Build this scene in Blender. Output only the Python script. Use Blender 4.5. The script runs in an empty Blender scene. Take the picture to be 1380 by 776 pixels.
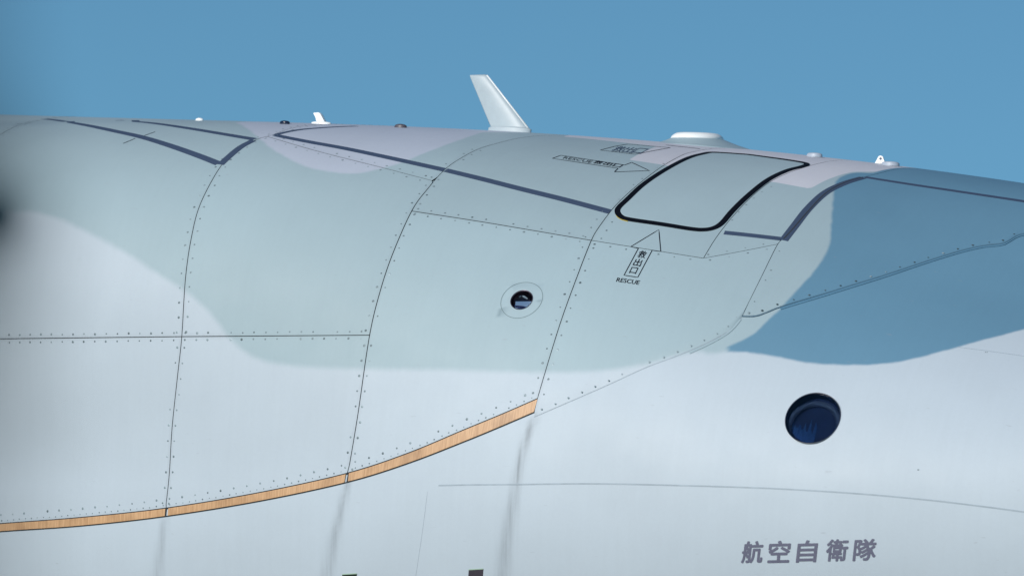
import bpy, bmesh, math, random
import numpy as np
from mathutils import Vector
from mathutils.geometry import delaunay_2d_cdt
random.seed(7); rng = np.random.default_rng(7)
R = math.radians

# ---------------------------------------------------------------- camera, sky, sun, exposure
YAW, ELEV, ROLL, AIMZ, DIST = 0.489827, 0.136819, 0.075727, 1.117306, 40.0
PW, PH, FPX = 1380, 776, 250.0*40.0
FW = np.array([-math.sin(YAW)*math.cos(ELEV), math.cos(YAW)*math.cos(ELEV), math.sin(ELEV)])
_r = np.array([math.cos(YAW), math.sin(YAW), 0.0]); _u = np.cross(_r, FW)
RT = math.cos(ROLL)*_r+math.sin(ROLL)*_u
UP = math.cos(ROLL)*_u-math.sin(ROLL)*_r
CAM = np.array([0, -2.6, AIMZ])-DIST*FW
sc = bpy.context.scene
cd = bpy.data.cameras.new('camera'); cam = bpy.data.objects.new('camera', cd); sc.collection.objects.link(cam)
from mathutils import Matrix
m = Matrix.Identity(4)
for i in range(3):
    m[i][0] = RT[i]; m[i][1] = UP[i]; m[i][2] = -FW[i]; m[i][3] = CAM[i]
cam.matrix_world = m
cd.sensor_width = 36; cd.lens = 36*FPX/PW; cd.clip_start = 0.5; cd.clip_end = 20000
cd.dof.use_dof = True; cd.dof.focus_distance = DIST+0.3; cd.dof.aperture_fstop = 2.6
sc.camera = cam
SUN_EL, SUN_AZ = 23.0, 197.0          # azimuth clockwise from +Y
sdir = Vector((math.sin(R(SUN_AZ))*math.cos(R(SUN_EL)), math.cos(R(SUN_AZ))*math.cos(R(SUN_EL)), math.sin(R(SUN_EL))))
w = bpy.data.worlds.new('World'); sc.world = w; w.use_nodes = True
nt = w.node_tree; bg = nt.nodes['Background']; bg.inputs[1].default_value = 0.082
sky = nt.nodes.new('ShaderNodeTexSky'); sky.sky_type = 'NISHITA'; sky.sun_disc = False
sky.sun_elevation = R(SUN_EL); sky.sun_rotation = R(SUN_AZ); sky.altitude = 2500; sky.air_density = 1.0
sky.dust_density = 0.0; sky.ozone_density = 3.0
tn = nt.nodes.new('ShaderNodeMix'); tn.data_type = 'RGBA'; tn.blend_type = 'MULTIPLY'; tn.inputs[0].default_value = 1
tn.inputs[7].default_value = (.70, 1.03, 1.0, 1)          # the clear sky's own cyan cast, the same in every direction
nt.links.new(sky.outputs[0], tn.inputs[6]); nt.links.new(tn.outputs[2], bg.inputs[0])
sl = bpy.data.lights.new('sun', 'SUN'); sl.energy = 3.35; sl.angle = R(0.53); sl.color = (1, 0.965, 0.91)
so = bpy.data.objects.new('sun', sl); sc.collection.objects.link(so)
so.rotation_euler = sdir.to_track_quat('Z', 'Y').to_euler()
sc.view_settings.view_transform = 'Standard'; sc.view_settings.look = 'None'
sc.view_settings.exposure = 0.0; sc.view_settings.gamma = 1

# ---------------------------------------------------------------- the hull's true surface
XA, XB, TOPT = -5.2, 3.3, 2.1
def hull(X, t, off=0.0):
    """point of the fuselage skin at station X (m, nose at +X) and angle t round the section (0 = side, pi/2 = crown)"""
    X = np.asarray(X, float); t = np.asarray(t, float)
    def raw(X, t):
        C = np.clip(X, XA, XB); e = np.maximum(X-XB, 0)
        b = 2.915019+0.018165*C-0.035051*C*C-0.22*e
        h = 2.294919-0.085908*C-0.011589*C*C-0.000951*C**3-0.2*e
        h = np.where(np.sin(t) < 0, 2.5*(1-0.02*(C+1)**2*0.3), h)
        e1 = np.clip((X-3.3)/3.0, 0, 1); k = np.sqrt(np.maximum(1-e1**2.2, 0))
        c, s = np.cos(t), np.sin(t); q = np.sin(2*t)**2
        g = np.where(s < 0, 0.0, 1.0)
        r = (c*c/b**2+s*s/h**2)**-.5*(1+g*((0.045827-0.041372*C)*q+(0.037286-0.04855*C)*q*np.cos(2*t)))*k
        return np.stack([X+0*t, -r*c, r*s], -1)
    P = raw(X, t)
    h_ = 1e-3
    A = raw(X+h_, t)-raw(X-h_, t); B = raw(X, t+h_)-raw(X, t-h_)
    n = np.cross(A, B); n /= np.linalg.norm(n, axis=-1, keepdims=True)+1e-12
    sgn = np.sign((n*(P*np.array([0, 1, 1]))).sum(-1, keepdims=True)); n = n*np.where(sgn == 0, 1, sgn)
    return P+np.asarray(off)[..., None]*n if np.ndim(off) else P+off*n, n
def surf(X, t, off=0.0): return hull(X, t, off)[0]
def proj(P):
    d = P-CAM; ww = d@FW
    return np.stack([PW/2+FPX*(d@RT)/ww, PH/2-FPX*(d@UP)/ww], -1)
_gx, _gt = np.meshgrid(np.linspace(-6, 4, 240), np.linspace(-.6, 1.62, 180), indexing='ij')
_gP, _gn = hull(_gx, _gt); _gq = proj(_gP)
_face = ((_gP-CAM)*_gn).sum(-1) < -0.02*40
_q = _gq[_face]; _fx = _gx[_face]; _ft = _gt[_face]
def inv(px):
    """photo pixel -> (X, t) on the hull: where that line of sight meets the skin"""
    out = []
    for p in np.atleast_2d(np.asarray(px, float)):
        k = np.argmin(((_q-p)**2).sum(-1)); X, t = _fx[k], _ft[k]
        for _ in range(6):
            P = proj(surf(np.array([X, X+1e-4, X]), np.array([t, t, t+1e-4])))
            J = np.stack([(P[1]-P[0])/1e-4, (P[2]-P[0])/1e-4], 1)
            try: d = np.linalg.solve(J, p-P[0])
            except Exception: break
            X += float(np.clip(d[0], -.03, .03)); t += float(np.clip(d[1], -.015, .015))
        out.append((X, t))
    return np.array(out)
def spline(pts, n=8):
    P = np.asarray(pts, float)
    if len(P) < 3: 
        u = np.linspace(0, 1, n*2)[:, None]; return P[0]*(1-u)+P[-1]*u
    Q = np.vstack([2*P[0]-P[1], P, 2*P[-1]-P[-2]]); out = []
    for i in range(1, len(Q)-2):
        for u in np.linspace(0, 1, n, endpoint=False):
            a, b, c, d = Q[i-1:i+3]
            out.append(.5*(2*b+(c-a)*u+(2*a-5*b+4*c-d)*u*u+(3*b-a-3*c+d)*u**3))
    out.append(P[-1]); return np.array(out)
def resample(C, n):
    C = np.asarray(C, float); P = surf(C[:, 0], C[:, 1]); L = np.r_[0, np.cumsum(np.linalg.norm(np.diff(P, axis=0), axis=1))]
    u = np.linspace(0, L[-1], n)
    return np.stack([np.interp(u, L, C[:, 0]), np.interp(u, L, C[:, 1])], 1)
def length(C):
    P = surf(C[:, 0], C[:, 1]); return np.linalg.norm(np.diff(P, axis=0), axis=1).sum()
def curve(px, tail=None, n=6, step=0.03, smooth=True):
    C = inv(spline(px, n) if smooth else np.asarray(px, float))
    if tail is not None:
        k = np.linspace(0, 1, 14)[1:, None]
        C = np.vstack([C, C[-1]*(1-k)+np.array([C[-1][0]+0.0, tail])*k])
    return resample(C, max(3, int(length(C)/step)))
def cut(C, a, b): 
    """piece of curve C between its nearest points to a and b (X,t)"""
    sc_ = np.array([1, 2.6])
    i = np.argmin((((C-a)*sc_)**2).sum(1)); j = np.argmin((((C-b)*sc_)**2).sum(1))
    D = C[min(i, j):max(i, j)+1].copy()
    if i > j: D = D[::-1]
    D = D.copy(); D[0] = a; D[-1] = b
    return D

# ---------------------------------------------------------------- materials
def mat(name, col, rough=.5, metal=0., spec=.5, **k):
    m = bpy.data.materials.new(name); m.use_nodes = True; b = m.node_tree.nodes['Principled BSDF']
    b.inputs['Base Color'].default_value = (*col, 1); b.inputs['Roughness'].default_value = rough
    b.inputs['Metallic'].default_value = metal; b.inputs['Specular IOR Level'].default_value = spec
    for a, v in k.items(): b.inputs[a.replace('_', ' ')].default_value = v
    return m
def noisy(m, col, amt=.12, scale=30, detail=4, bump=0.0):
    t = m.node_tree; N = t.nodes; b = N['Principled BSDF']
    tc = N.new('ShaderNodeTexCoord'); no = N.new('ShaderNodeTexNoise'); no.inputs['Scale'].default_value = scale; no.inputs['Detail'].default_value = detail
    t.links.new(tc.outputs['Object'], no.inputs['Vector'])
    mx = N.new('ShaderNodeMix'); mx.data_type = 'RGBA'
    mx.inputs[6].default_value = (*[c*(1-amt) for c in col], 1); mx.inputs[7].default_value = (*[min(1, c*(1+amt)) for c in col], 1)
    t.links.new(no.outputs['Fac'], mx.inputs[0]); t.links.new(mx.outputs[2], b.inputs['Base Color'])
    if bump:
        bp = N.new('ShaderNodeBump'); bp.inputs['Strength'].default_value = bump; bp.inputs['Distance'].default_value = .002
        t.links.new(no.outputs['Fac'], bp.inputs['Height']); t.links.new(bp.outputs[0], b.inputs['Normal'])
    return m
LIGHT = (.500, .560, .625); TEAL = (.358, .455, .500); BLUE = (.128, .262, .375); LAV = (.48, .515, .605)
def hull_paint():
    m = bpy.data.materials.new('hull_paint'); m.use_nodes = True; t = m.node_tree; N = t.nodes; L = t.links; b = N['Principled BSDF']
    tc = N.new('ShaderNodeTexCoord')
    def noise(scale, detail=3, vec=None, sc3=None, rough=.5):
        n = N.new('ShaderNodeTexNoise'); n.inputs['Scale'].default_value = scale; n.inputs['Detail'].default_value = detail; n.inputs['Roughness'].default_value = rough
        src = tc.outputs['Object']
        if sc3:
            mp = N.new('ShaderNodeMapping'); mp.inputs['Scale'].default_value = sc3; L.new(src, mp.inputs[0]); src = mp.outputs[0]
        L.new(src, n.inputs['Vector']); return n.outputs['Fac']
    def math_(op, a, b_=None, c=None):
        n = N.new('ShaderNodeMath'); n.operation = op
        for i, v in enumerate((a, b_, c)):
            if v is None: continue
            if isinstance(v, (int, float)): n.inputs[i].default_value = v
            else: L.new(v, n.inputs[i])
        return n.outputs[0]
    def attr(n_):
        a = N.new('ShaderNodeAttribute'); a.attribute_name = n_; return a.outputs['Fac']
    def step(v, wd):
        n = N.new('ShaderNodeMapRange'); n.interpolation_type = 'SMOOTHSTEP'; L.new(v, n.inputs[0]); n.inputs[1].default_value = -wd; n.inputs[2].default_value = wd
        return n.outputs[0]
    def mix(f, a, b_, mode='MIX'):
        n = N.new('ShaderNodeMix'); n.data_type = 'RGBA'; n.blend_type = mode
        if isinstance(f, (int, float)): n.inputs[0].default_value = f
        else: L.new(f, n.inputs[0])
        for i, v in ((6, a), (7, b_)):
            if isinstance(v, tuple): n.inputs[i].default_value = (*v, 1)
            else: L.new(v, n.inputs[i])
        return n.outputs[2]
    wob = math_('MULTIPLY_ADD', noise(14, 3), .016, -.008)
    dt = math_('ADD', attr('camo_teal'), wob); dl = math_('ADD', attr('camo_top'), wob); db = math_('ADD', attr('camo_blue'), wob); dp = attr('camo_patch')
    c = mix(step(dt, .022), LIGHT, TEAL)
    c = mix(step(dl, .014), c, LAV)
    c = mix(step(dp, .004), c, (.60, .595, .655))
    c = mix(step(db, .012), c, BLUE)
    # wear: broad tone drift, fine vertical runs, speckle, soot
    drift = math_('MULTIPLY_ADD', noise(1.3, 4), .16, .92)
    runs = math_('MULTIPLY_ADD', noise(1.0, 4, sc3=(26, 2.2, 1.6), rough=.65), .05, .975)
    spk = math_('MULTIPLY_ADD', noise(60, 3, rough=.7), .06, .97)
    k = math_('MULTIPLY', math_('MULTIPLY', drift, runs), math_('MULTIPLY', spk, attr('tint')))
    cx = N.new('ShaderNodeCombineColor'); 
    for i in range(3): L.new(k, cx.inputs[i])
    c = mix(1.0, c, cx.outputs[0], 'MULTIPLY')
    st = math_('MULTIPLY', attr('soot'), math_('MULTIPLY_ADD', noise(1.0, 6, sc3=(60, 7, 4), rough=.7), 2.4, -.35))
    c = mix(st, c, (.17, .19, .215))
    # rare scuffs
    sc_n = noise(1.0, 2, sc3=(9, 60, 60), rough=.5); sm = N.new('ShaderNodeMapRange'); L.new(sc_n, sm.inputs[0]); sm.inputs[1].default_value = .73; sm.inputs[2].default_value = .80; sm.inputs[4].default_value = .35
    c = mix(sm.outputs[0], c, (.30, .32, .36))
    L.new(c, b.inputs['Base Color'])
    b.inputs['Specular IOR Level'].default_value = .40
    L.new(math_('MULTIPLY_ADD', noise(5, 4), .16, .48), b.inputs['Roughness'])
    bp = N.new('ShaderNodeBump'); bp.inputs['Strength'].default_value = .24; bp.inputs['Distance'].default_value = .02
    L.new(noise(1.0, 2, sc3=(2.4, 2, 2.6)), bp.inputs['Height'])
    b2 = N.new('ShaderNodeBump'); b2.inputs['Strength'].default_value = .12; b2.inputs['Distance'].default_value = .001
    L.new(noise(220, 2), b2.inputs['Height']); L.new(bp.outputs[0], b2.inputs['Normal']); L.new(b2.outputs[0], b.inputs['Normal'])
    return m
M = {}
M['hull'] = hull_paint()
M['edge'] = mat('panel_edge', (.06, .065, .07), .7)
M['gap'] = mat('joint_painted_shade', (.03, .035, .042), .8)  # dark colour stands in for shade inside the panel gaps
M['lap'] = noisy(mat('lap_joint', (.36, .42, .48), .6), (.36, .42, .48), .3, 12)
M['line'] = noisy(mat('walkway_blue_grey', (.07, .1, .2), .6, spec=.25), (.052, .076, .132), .14, 40)
M['black'] = noisy(mat('black_marking', (.012, .014, .022), .6, spec=.15), (.008, .010, .020), .3, 40)
M['seal'] = noisy(mat('hatch_seal_black', (.008, .009, .013), .6, spec=.12), (.0035, .0045, .009), .3, 40)
M['grey'] = noisy(mat('grey_lettering', (.1, .1, .16), .6), (.125, .125, .19), .12, 40)
M['white'] = noisy(mat('antenna_white', (.44, .50, .54), .45), (.43, .49, .53), .08, 25)
M['bright'] = mat('gloss_white', (.93, .93, .93), .3)
M['teal'] = noisy(mat('teal_paint', TEAL, .4), TEAL, .05, 20)
M['lav'] = noisy(mat('pale_grey_paint', (.4, .43, .52), .4), (.4, .44, .52), .05, 20)
M['brown'] = mat('brown_lens', (.09, .075, .09), .4)
M['dark'] = mat('dark_lens', (.012, .016, .04), .2)
M['rivet'] = None

def link(name, me, material, parent=None):
    o = bpy.data.objects.new(name, me); sc.collection.objects.link(o)
    for mm in (material if isinstance(material, (list, tuple)) else [material]): me.materials.append(mm)
    if parent is not None: o.parent = parent
    return o
def mesh(name, V, F, smooth=True):
    me = bpy.data.meshes.new(name); me.from_pydata([tuple(map(float, v)) for v in V], [], [tuple(map(int, f)) for f in F]); me.validate()
    if smooth: me.polygons.foreach_set('use_smooth', [True]*len(me.polygons))
    me.update(); return me

aircraft = bpy.data.objects.new('aircraft', None); sc.collection.objects.link(aircraft)
aircraft['label'] = 'military transport aircraft in pale grey, teal and blue camouflage with roof hatch and antennas'
aircraft['category'] = 'aircraft'

# ---------------------------------------------------------------- traced curves (points picked off the hull, carried onto its surface)
sA = curve([(-112, 725), (-108, 600), (-102, 458), (-88, 340), (-58, 248), (-25, 200), (0, 182), (20, 171), (40, 164)], TOPT)
sB = curve([(222, 695), (228, 640), (232, 575), (240, 500), (245, 453.5), (250, 375), (258, 320), (270, 275), (297, 225), (320, 203), (345, 188.5), (368, 182)], TOPT)
sC = curve([(467, 649), (482, 560), (498, 452), (513, 390), (530, 340), (555, 284), (576, 255), (600, 228), (625, 211), (650, 199), (690, 188)], TOPT)
sD = curve([(718, 560), (722, 545), (740, 484), (757, 430), (777, 375), (797, 324), (808, 305), (827, 280), (845, 262), (866, 244), (893, 224), (920, 209), (935, 204.5)], TOPT)
sE = curve([(948, 348), (962, 325), (975, 307), (990, 289), (1010, 268), (1036, 246.5), (1062, 233.5), (1090, 224), (1112, 218.5)], TOPT)
sF = curve([(1000, 425), (1025, 375), (1048, 329), (1056, 322), (1069, 308), (1089, 285), (1113, 260.5), (1138, 246.5), (1163, 239), (1190, 232.5)], TOPT)
H1 = curve([(-102, 458), (0, 456.5), (120, 455), (245, 453.5)])
H2 = curve([(245, 453.5), (370, 452.5), (498, 451.5)])
O_T = curve([(-112, 714), (0, 705), (110, 696.5), (224, 684), (350, 663), (468, 637), (550, 610), (622, 580), (680, 556), (724.7, 536.5)])
O_B = curve([(-112, 725), (0, 715.7), (110, 708), (224, 695), (350, 674.5), (468, 649), (550, 623.5), (625, 594.5), (670, 576), (719.7, 554.7)])
L1 = curve([(360, 184), (380, 190), (400, 196), (432, 205), (463, 213), (515, 226), (582, 243.5)])
L2 = curve([(555, 284.5), (640, 297.5), (700, 307.5), (797, 324)])
L3 = curve([(797, 324), (860, 334), (948, 348)])
L4 = curve([(948, 348), (1000, 338.5), (1048, 329)])
DOT = curve([(1000, 425), (990, 437), (978, 447), (950, 462), (910, 479), (870, 494), (820, 517), (770, 539), (719, 561)])
STK = curve([(1000, 425), (1018, 425), (1035, 419), (1053, 412), (1107, 396), (1143, 385), (1195, 369), (1249, 351), (1295, 337), (1326, 330), (1350, 327.5), (1360, 323), (1371, 316.5), (1385, 313), (1450, 300), (1520, 288)])
def top_edge(a, b, n=60):
    k = np.linspace(0, 1, n)[:, None]; return np.array([a, TOPT])*(1-k)+np.array([b, TOPT])*k

# ---------------------------------------------------------------- camouflage outlines as closed loops in (X, t)
def loop(px, extra): return np.vstack([inv(spline(px, 5))]+([np.array(extra, float)] if len(extra) else []))
blue_left = [(975, 470), (1010, 452), (1033, 432), (1062, 404), (1090, 374), (1110, 347), (1118, 328), (1120, 305), (1122, 280), (1124, 258), (1127, 245), (1135, 237.5), (1152, 233), (1176, 233.5)]
Fx = sF[-1][0]
teal_loop = loop([(-110, 300), (-50, 289), (0, 286), (30, 284.5), (55, 287), (85, 297), (120, 314), (160, 335), (200, 360), (240, 386), (266, 405), (290, 430), (308, 454), (330, 474), (355, 485.5), (400, 493), (450, 496), (520, 497.5), (600, 498), (700, 501), (780, 500.5), (830, 497), (870, 490), (910, 478), (940, 472), (985, 470), (1200, 400)], [(Fx+3, 1.0), (Fx+3, 2.6), (-9, 2.6), (-9, inv([(-110, 300)])[0][1]+.05)])
top_loop = loop([(318, 165.5), (328, 170), (338, 177), (350, 187), (366, 200), (389, 214), (414, 225), (440, 231), (471, 234), (494, 232), (517, 226.5), (546, 217.5), (569, 207.5), (608, 193), (633, 184), (650, 178.5)], [])
top_loop = np.vstack([top_loop, [(top_loop[-1][0]+.25, 1.9), (top_loop[-1][0]+.25, 2.6), (top_loop[0][0]-.5, 2.6), (top_loop[0][0]-.4, 1.9)]])
p1 = inv([(760, 184.5), (780, 186), (832, 191.5), (885, 197.5)]); p2 = inv([(872, 203), (848, 215.5), (895, 222.5), (960, 235)]); p3 = inv([(1046, 246), (1092, 254.5), (1112, 243.5), (1132, 236), (1150, 231.5), (1178, 231.5), (1195, 229.5)])
patch_loop = np.vstack([[(p1[0][0]-.5, 1.6)], p1, p2, p3, [(p3[-1][0]+.02, 1.8), (p3[-1][0], 2.6), (p1[0][0]-.5, 2.6)]])
blue_low = [(1900, 360), (1600, 395), (1460, 421), (1380, 442), (1330, 455), (1290, 466), (1250, 477), (1210, 486), (1165, 490), (1120, 489.5), (1080, 486), (1050, 480), (1010, 473.5)]
blue_loop = np.vstack([inv(spline(blue_low+blue_left, 5)), [(sF[-8][0], sF[-8][1]), (Fx, 1.5), (Fx, 2.6), (8, 2.6), (8, .5)]])
def sdf(P, loop_):
    s = np.array([1, 2.55]); A = loop_*s; B = np.roll(A, -1, 0); Q = P*s
    out = np.full(len(Q), 1e9); ins = np.zeros(len(Q), bool)
    for a, b in zip(A, B):
        d = b-a; u = np.clip(((Q-a)@d)/(d@d+1e-12), 0, 1); out = np.minimum(out, np.hypot(*(Q-a-u[:, None]*d).T))
        if a[1] != b[1]:
            c = ((a[1] > Q[:, 1]) != (b[1] > Q[:, 1])) & (Q[:, 0] < (b[0]-a[0])*(Q[:, 1]-a[1])/(b[1]-a[1])+a[0]); ins ^= c
    return np.where(ins, out, -out)
soot_lines = [(C_, .014, k_) for C_, k_ in ((sB, .16), (sC, .16), (sD, .14), (H1, .2), (H2, .16), (L2, .14), (L1, .14), (O_T, .14))]+[(curve([(466, 652), (458, 690), (448, 730), (438, 790)]), .042, .62), (curve([(719, 563), (703, 610), (690, 680), (680, 740), (674, 800)]), .045, .68), (curve([(221, 697), (216, 735), (211, 790)]), .04, .5)]
def soot(P):
    s = np.array([1, 2.55]); out = np.zeros(len(P))
    for C, wd, k in soot_lines:
        Q = C*s; best = np.full(len(P), 9.); u = np.zeros(len(P))
        for i in range(len(Q)-1):
            d = Q[i+1]-Q[i]; v = np.clip(((P*s-Q[i])@d)/(d@d), 0, 1); r = np.hypot(*(P*s-Q[i]-v[:, None]*d).T)
            b = r < best; best = np.where(b, r, best); u = np.where(b, (i+v)/(len(Q)-1), u)
        out = np.maximum(out, k*np.exp(-(best/(wd*(.35+.65*u)))**2)*(1-.5*u))
    return out
def paint(me, XT, tint=1.0):
    XT = np.asarray(XT)
    for n, v in (('camo_teal', sdf(XT, teal_loop)), ('camo_top', sdf(XT, top_loop)), ('camo_patch', sdf(XT, patch_loop)), ('camo_blue', sdf(XT, blue_loop)), ('soot', soot(XT)), ('tint', np.full(len(XT), tint))):
        a = me.attributes.new(n, 'FLOAT', 'POINT'); a.data.foreach_set('value', v.astype(np.float32))

# ---------------------------------------------------------------- skin pieces
def patch(grid, off=0.0, hole=None, rim=0.010):
    """grid (n, m, 2) of (X, t); hole = (X, t, radius): a round hole cut clean through. returns V, F, XT, hole ring (indices)"""
    n, mm, _ = grid.shape; XT = [tuple(p) for p in grid.reshape(-1, 2)]
    idx = np.arange(n*mm).reshape(n, mm); faces = []; ring = None; skip = set()
    for hx, ht, hr in ([] if hole is None else hole if isinstance(hole, list) else [hole]):
        c0 = surf(hx, ht)
        P = surf(grid[..., 0], grid[..., 1]); near = np.linalg.norm(P-c0, axis=-1) < hr+.03
        ii, jj = np.where(near); i0, i1, j0, j1 = ii.min()-1, ii.max()+1, jj.min()-1, jj.max()+1
        skip |= {(i, j) for i in range(i0, i1) for j in range(j0, j1)}
        h_ = 1e-3; ex = np.linalg.norm(surf(hx+h_, ht)-surf(hx-h_, ht))/(2*h_); et = np.linalg.norm(surf(hx, ht+h_)-surf(hx, ht-h_))/(2*h_)
        border = [idx[i, j0] for i in range(i0, i1)]+[idx[i1, j] for j in range(j0, j1)]+[idx[i, j1] for i in range(i1, i0, -1)]+[idx[i0, j] for j in range(j1, j0, -1)]
        NR = 72; base = len(XT)
        cir = [(hx+hr*math.cos(a)/ex, ht+hr*math.sin(a)/et) for a in np.linspace(0, 2*math.pi, NR, endpoint=False)]
        cir2 = [(hx+(hr+.012)*math.cos(a)/ex, ht+(hr+.012)*math.sin(a)/et) for a in np.linspace(0, 2*math.pi, NR, endpoint=False)]
        pts = [Vector((XT[k][0]*ex, XT[k][1]*et)) for k in border]; nb = len(border)
        pts += [Vector((x*ex, t*et)) for x, t in cir2]
        vo, eo, fo, ov, oe, of = delaunay_2d_cdt(pts, [(k, (k+1) % nb) for k in range(nb)]+[(nb+k, nb+(k+1) % NR) for k in range(NR)], [], 0, 1e-9)
        ids = []
        XT += cir2; XT += cir; allid = border+list(range(base, base+NR))
        remap = [allid[o[0]] if o else None for o in ov]
        for f in fo:
            c = sum((vo[k] for k in f), Vector((0, 0)))/len(f)
            if (c-Vector((hx*ex, ht*et))).length < hr+.0115: continue
            if any(remap[k] is None for k in f): continue
            g = [remap[k] for k in f]; faces.append(g)
        for k in range(NR): faces.append([base+k, base+(k+1) % NR, base+NR+(k+1) % NR, base+NR+k])
        ring = list(range(base+NR, base+2*NR))
    for i in range(n-1):
        for j in range(mm-1):
            if (i, j) in skip: continue
            faces.append([idx[i, j], idx[i+1, j], idx[i+1, j+1], idx[i, j+1]])
    XT = np.array(XT); V, Nn = hull(XT[:, 0], XT[:, 1], off)
    # face winding outwards
    out = []
    for f in faces:
        a, b, c = V[f[0]], V[f[1]], V[f[2]]
        out.append(f if np.dot(np.cross(b-a, c-a), Nn[f[0]]) > 0 else f[::-1])
    faces = out; nf = len(faces); nv = len(V)
    if rim:
        peri = list(idx[:, 0])+list(idx[-1, 1:])+list(idx[-2::-1, -1])+list(idx[0, -2:0:-1])
        for lp in [peri]+([ring] if ring else []):
            k0 = len(V); L_ = len(lp); V = np.vstack([V, V[lp], V[lp]-Nn[lp]*rim]); XT = np.vstack([XT, XT[lp], XT[lp]])
            Nn = np.vstack([Nn, Nn[lp], Nn[lp]])
            for k in range(L_): faces.append([k0+k, k0+(k+1) % L_, k0+L_+(k+1) % L_, k0+L_+k])
    return V, faces, XT, nf, nv, Nn
def coons(bot, top, left, right, sp=0.024):
    n = max(6, int(max(length(bot), length(top))/sp)); k = max(6, int(max(length(left), length(right))/sp))
    b, t, l, r = resample(bot, n), resample(top, n), resample(left, k), resample(right, k)
    u = np.linspace(0, 1, n)[:, None, None]; v = np.linspace(0, 1, k)[None, :, None]
    g = (1-v)*b[:, None]+v*t[:, None]+(1-u)*l[None]+u*r[None]-((1-u)*(1-v)*b[0]+u*(1-v)*b[-1]+(1-u)*v*t[0]+u*v*t[-1])
    return g
def inset(g, gap):
    g = g.copy()
    for sl, inn in (((0, slice(None)), (1, slice(None))), ((-1, slice(None)), (-2, slice(None))), ((slice(None), 0), (slice(None), 1)), ((slice(None), -1), (slice(None), -2))):
        a, b = g[sl], g[inn]; L_ = np.linalg.norm(surf(a[:, 0], a[:, 1])-surf(b[:, 0], b[:, 1]), axis=1)
        g[sl] = a+(b-a)*np.minimum(.45, gap/np.maximum(L_, 1e-5))[:, None]
    return g
def skin(bot, top, left, right, tint=1.0, hole=None, gap=.0023, edge='edge', drop=0.0, off=0.0, label=None, name='skin_panel'):
    g = inset(coons(bot, top, left, right), gap)
    V, F, XT, nf, nv, Nn = patch(g, off, hole, rim=.0015 if drop else .010)
    if drop:      # lower edge feathered down onto the fuselage
        kk = np.zeros(len(V)); jj = np.arange(g.shape[0]*g.shape[1]) % g.shape[1]; kk[:len(jj)] = np.clip(1-jj/4., 0, 1)
        for q in range(g.shape[0]*g.shape[1], len(V)): kk[q] = 0
        per = [0]*0
        base_ = g.shape[0]*g.shape[1]; L_ = (len(V)-base_)//2
        d2 = ((XT[base_:, None, :]-XT[None, :base_, :][:, ::1])**2).sum(-1).argmin(1) if base_ < 9000 else None
        if d2 is not None: kk[base_:] = kk[d2]
        V = V-Nn*(drop*kk**1.3)[:, None]
    me = mesh(name, V, F); o = link(name, me, [M['hull'], M[edge]], aircraft)
    mi = [0]*nf+[1]*(len(me.polygons)-nf); me.polygons.foreach_set('material_index', mi[:len(me.polygons)])
    paint(me, XT, tint)
    for e in me.polygons: e.use_smooth = e.index < nf
    me.normals_split_custom_set_from_vertices([tuple(x) for x in Nn]) if False else None
    if label: o['label'] = label
    return o
def corner(C, px): return inv([px])[0]
cB1 = inv([(245, 453.5)])[0]; cA1 = H1[0]; cC1 = inv([(498, 451.5)])[0]
tip = lambda C: np.array([C[-1][0], TOPT])
P1 = skin(H1, top_edge(sA[-1][0], sB[-1][0]), cut(sA, H1[0], tip(sA)), cut(sB, H1[-1], tip(sB)), .96, label='wide rear panel with blue-grey corner of walkway line')
P2 = skin(cut(O_T, O_T[0], inv([(224, 684)])[0]), H1, cut(sA, O_T[0], H1[0]), cut(sB, inv([(224, 684)])[0], H1[-1]), 1.0)
P3 = skin(H2, L1, cut(sB, H2[0], L1[0]), cut(sC, H2[-1], L1[-1]), .98)
P4 = skin(L1, top_edge(sB[-1][0], sC[-1][0]), cut(sB, L1[0], tip(sB)), cut(sC, L1[-1], tip(sC)), 1.0, gap=.0015)
P5 = skin(cut(O_T, inv([(224, 684)])[0], inv([(468, 637)])[0]), H2, cut(sB, inv([(224, 684)])[0], H2[0]), cut(sC, inv([(468, 637)])[0], H2[-1]), 1.01)
sZ = sA-np.array([2.2, 0]); PA = skin(np.array([sZ[0], (sZ[0]+sA[0])/2, sA[0]]), top_edge(sZ[-1][0], sA[-1][0]), sZ, sA, 1.0)
SENS = inv([(703, 404)])[0]; WIN = inv([(1095, 562)])[0]
P6 = skin(L2, top_edge(sC[-1][0], sD[-1][0]), cut(sC, L2[0], tip(sC)), cut(sD, L2[-1], tip(sD)), .96)
P7 = skin(cut(O_T, inv([(468, 637)])[0], O_T[-1]), L2, cut(sC, inv([(468, 637)])[0], L2[0]), cut(sD, O_T[-1], L2[-1]), 1.03, hole=(SENS[0], SENS[1], .062), gap=.0028)
P8 = skin(DOT[::-1], np.vstack([L3, L4[1:]]), cut(sD, DOT[-1], L3[0]), cut(sF, DOT[0], L4[-1]), 1.04, gap=.002, edge='lap', drop=.0066)
P9 = skin(L3, top_edge(sD[-1][0], sE[-1][0]), cut(sD, L3[0], tip(sD)), cut(sE, L3[-1], tip(sE)), .99, gap=.002)
P9b = skin(L4, top_edge(sE[-1][0], sF[-1][0]), cut(sE, L4[0], tip(sE)), cut(sF, L4[-1], tip(sF)), 1.0, gap=.002)
P10 = skin(STK, top_edge(sF[-1][0], STK[-1][0]), cut(sF, STK[0], tip(sF)), np.array([STK[-1], (STK[-1][0], (STK[-1][1]+TOPT)/2), (STK[-1][0], TOPT)]), 1.0, gap=.002, edge='lap', drop=.004)

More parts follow.
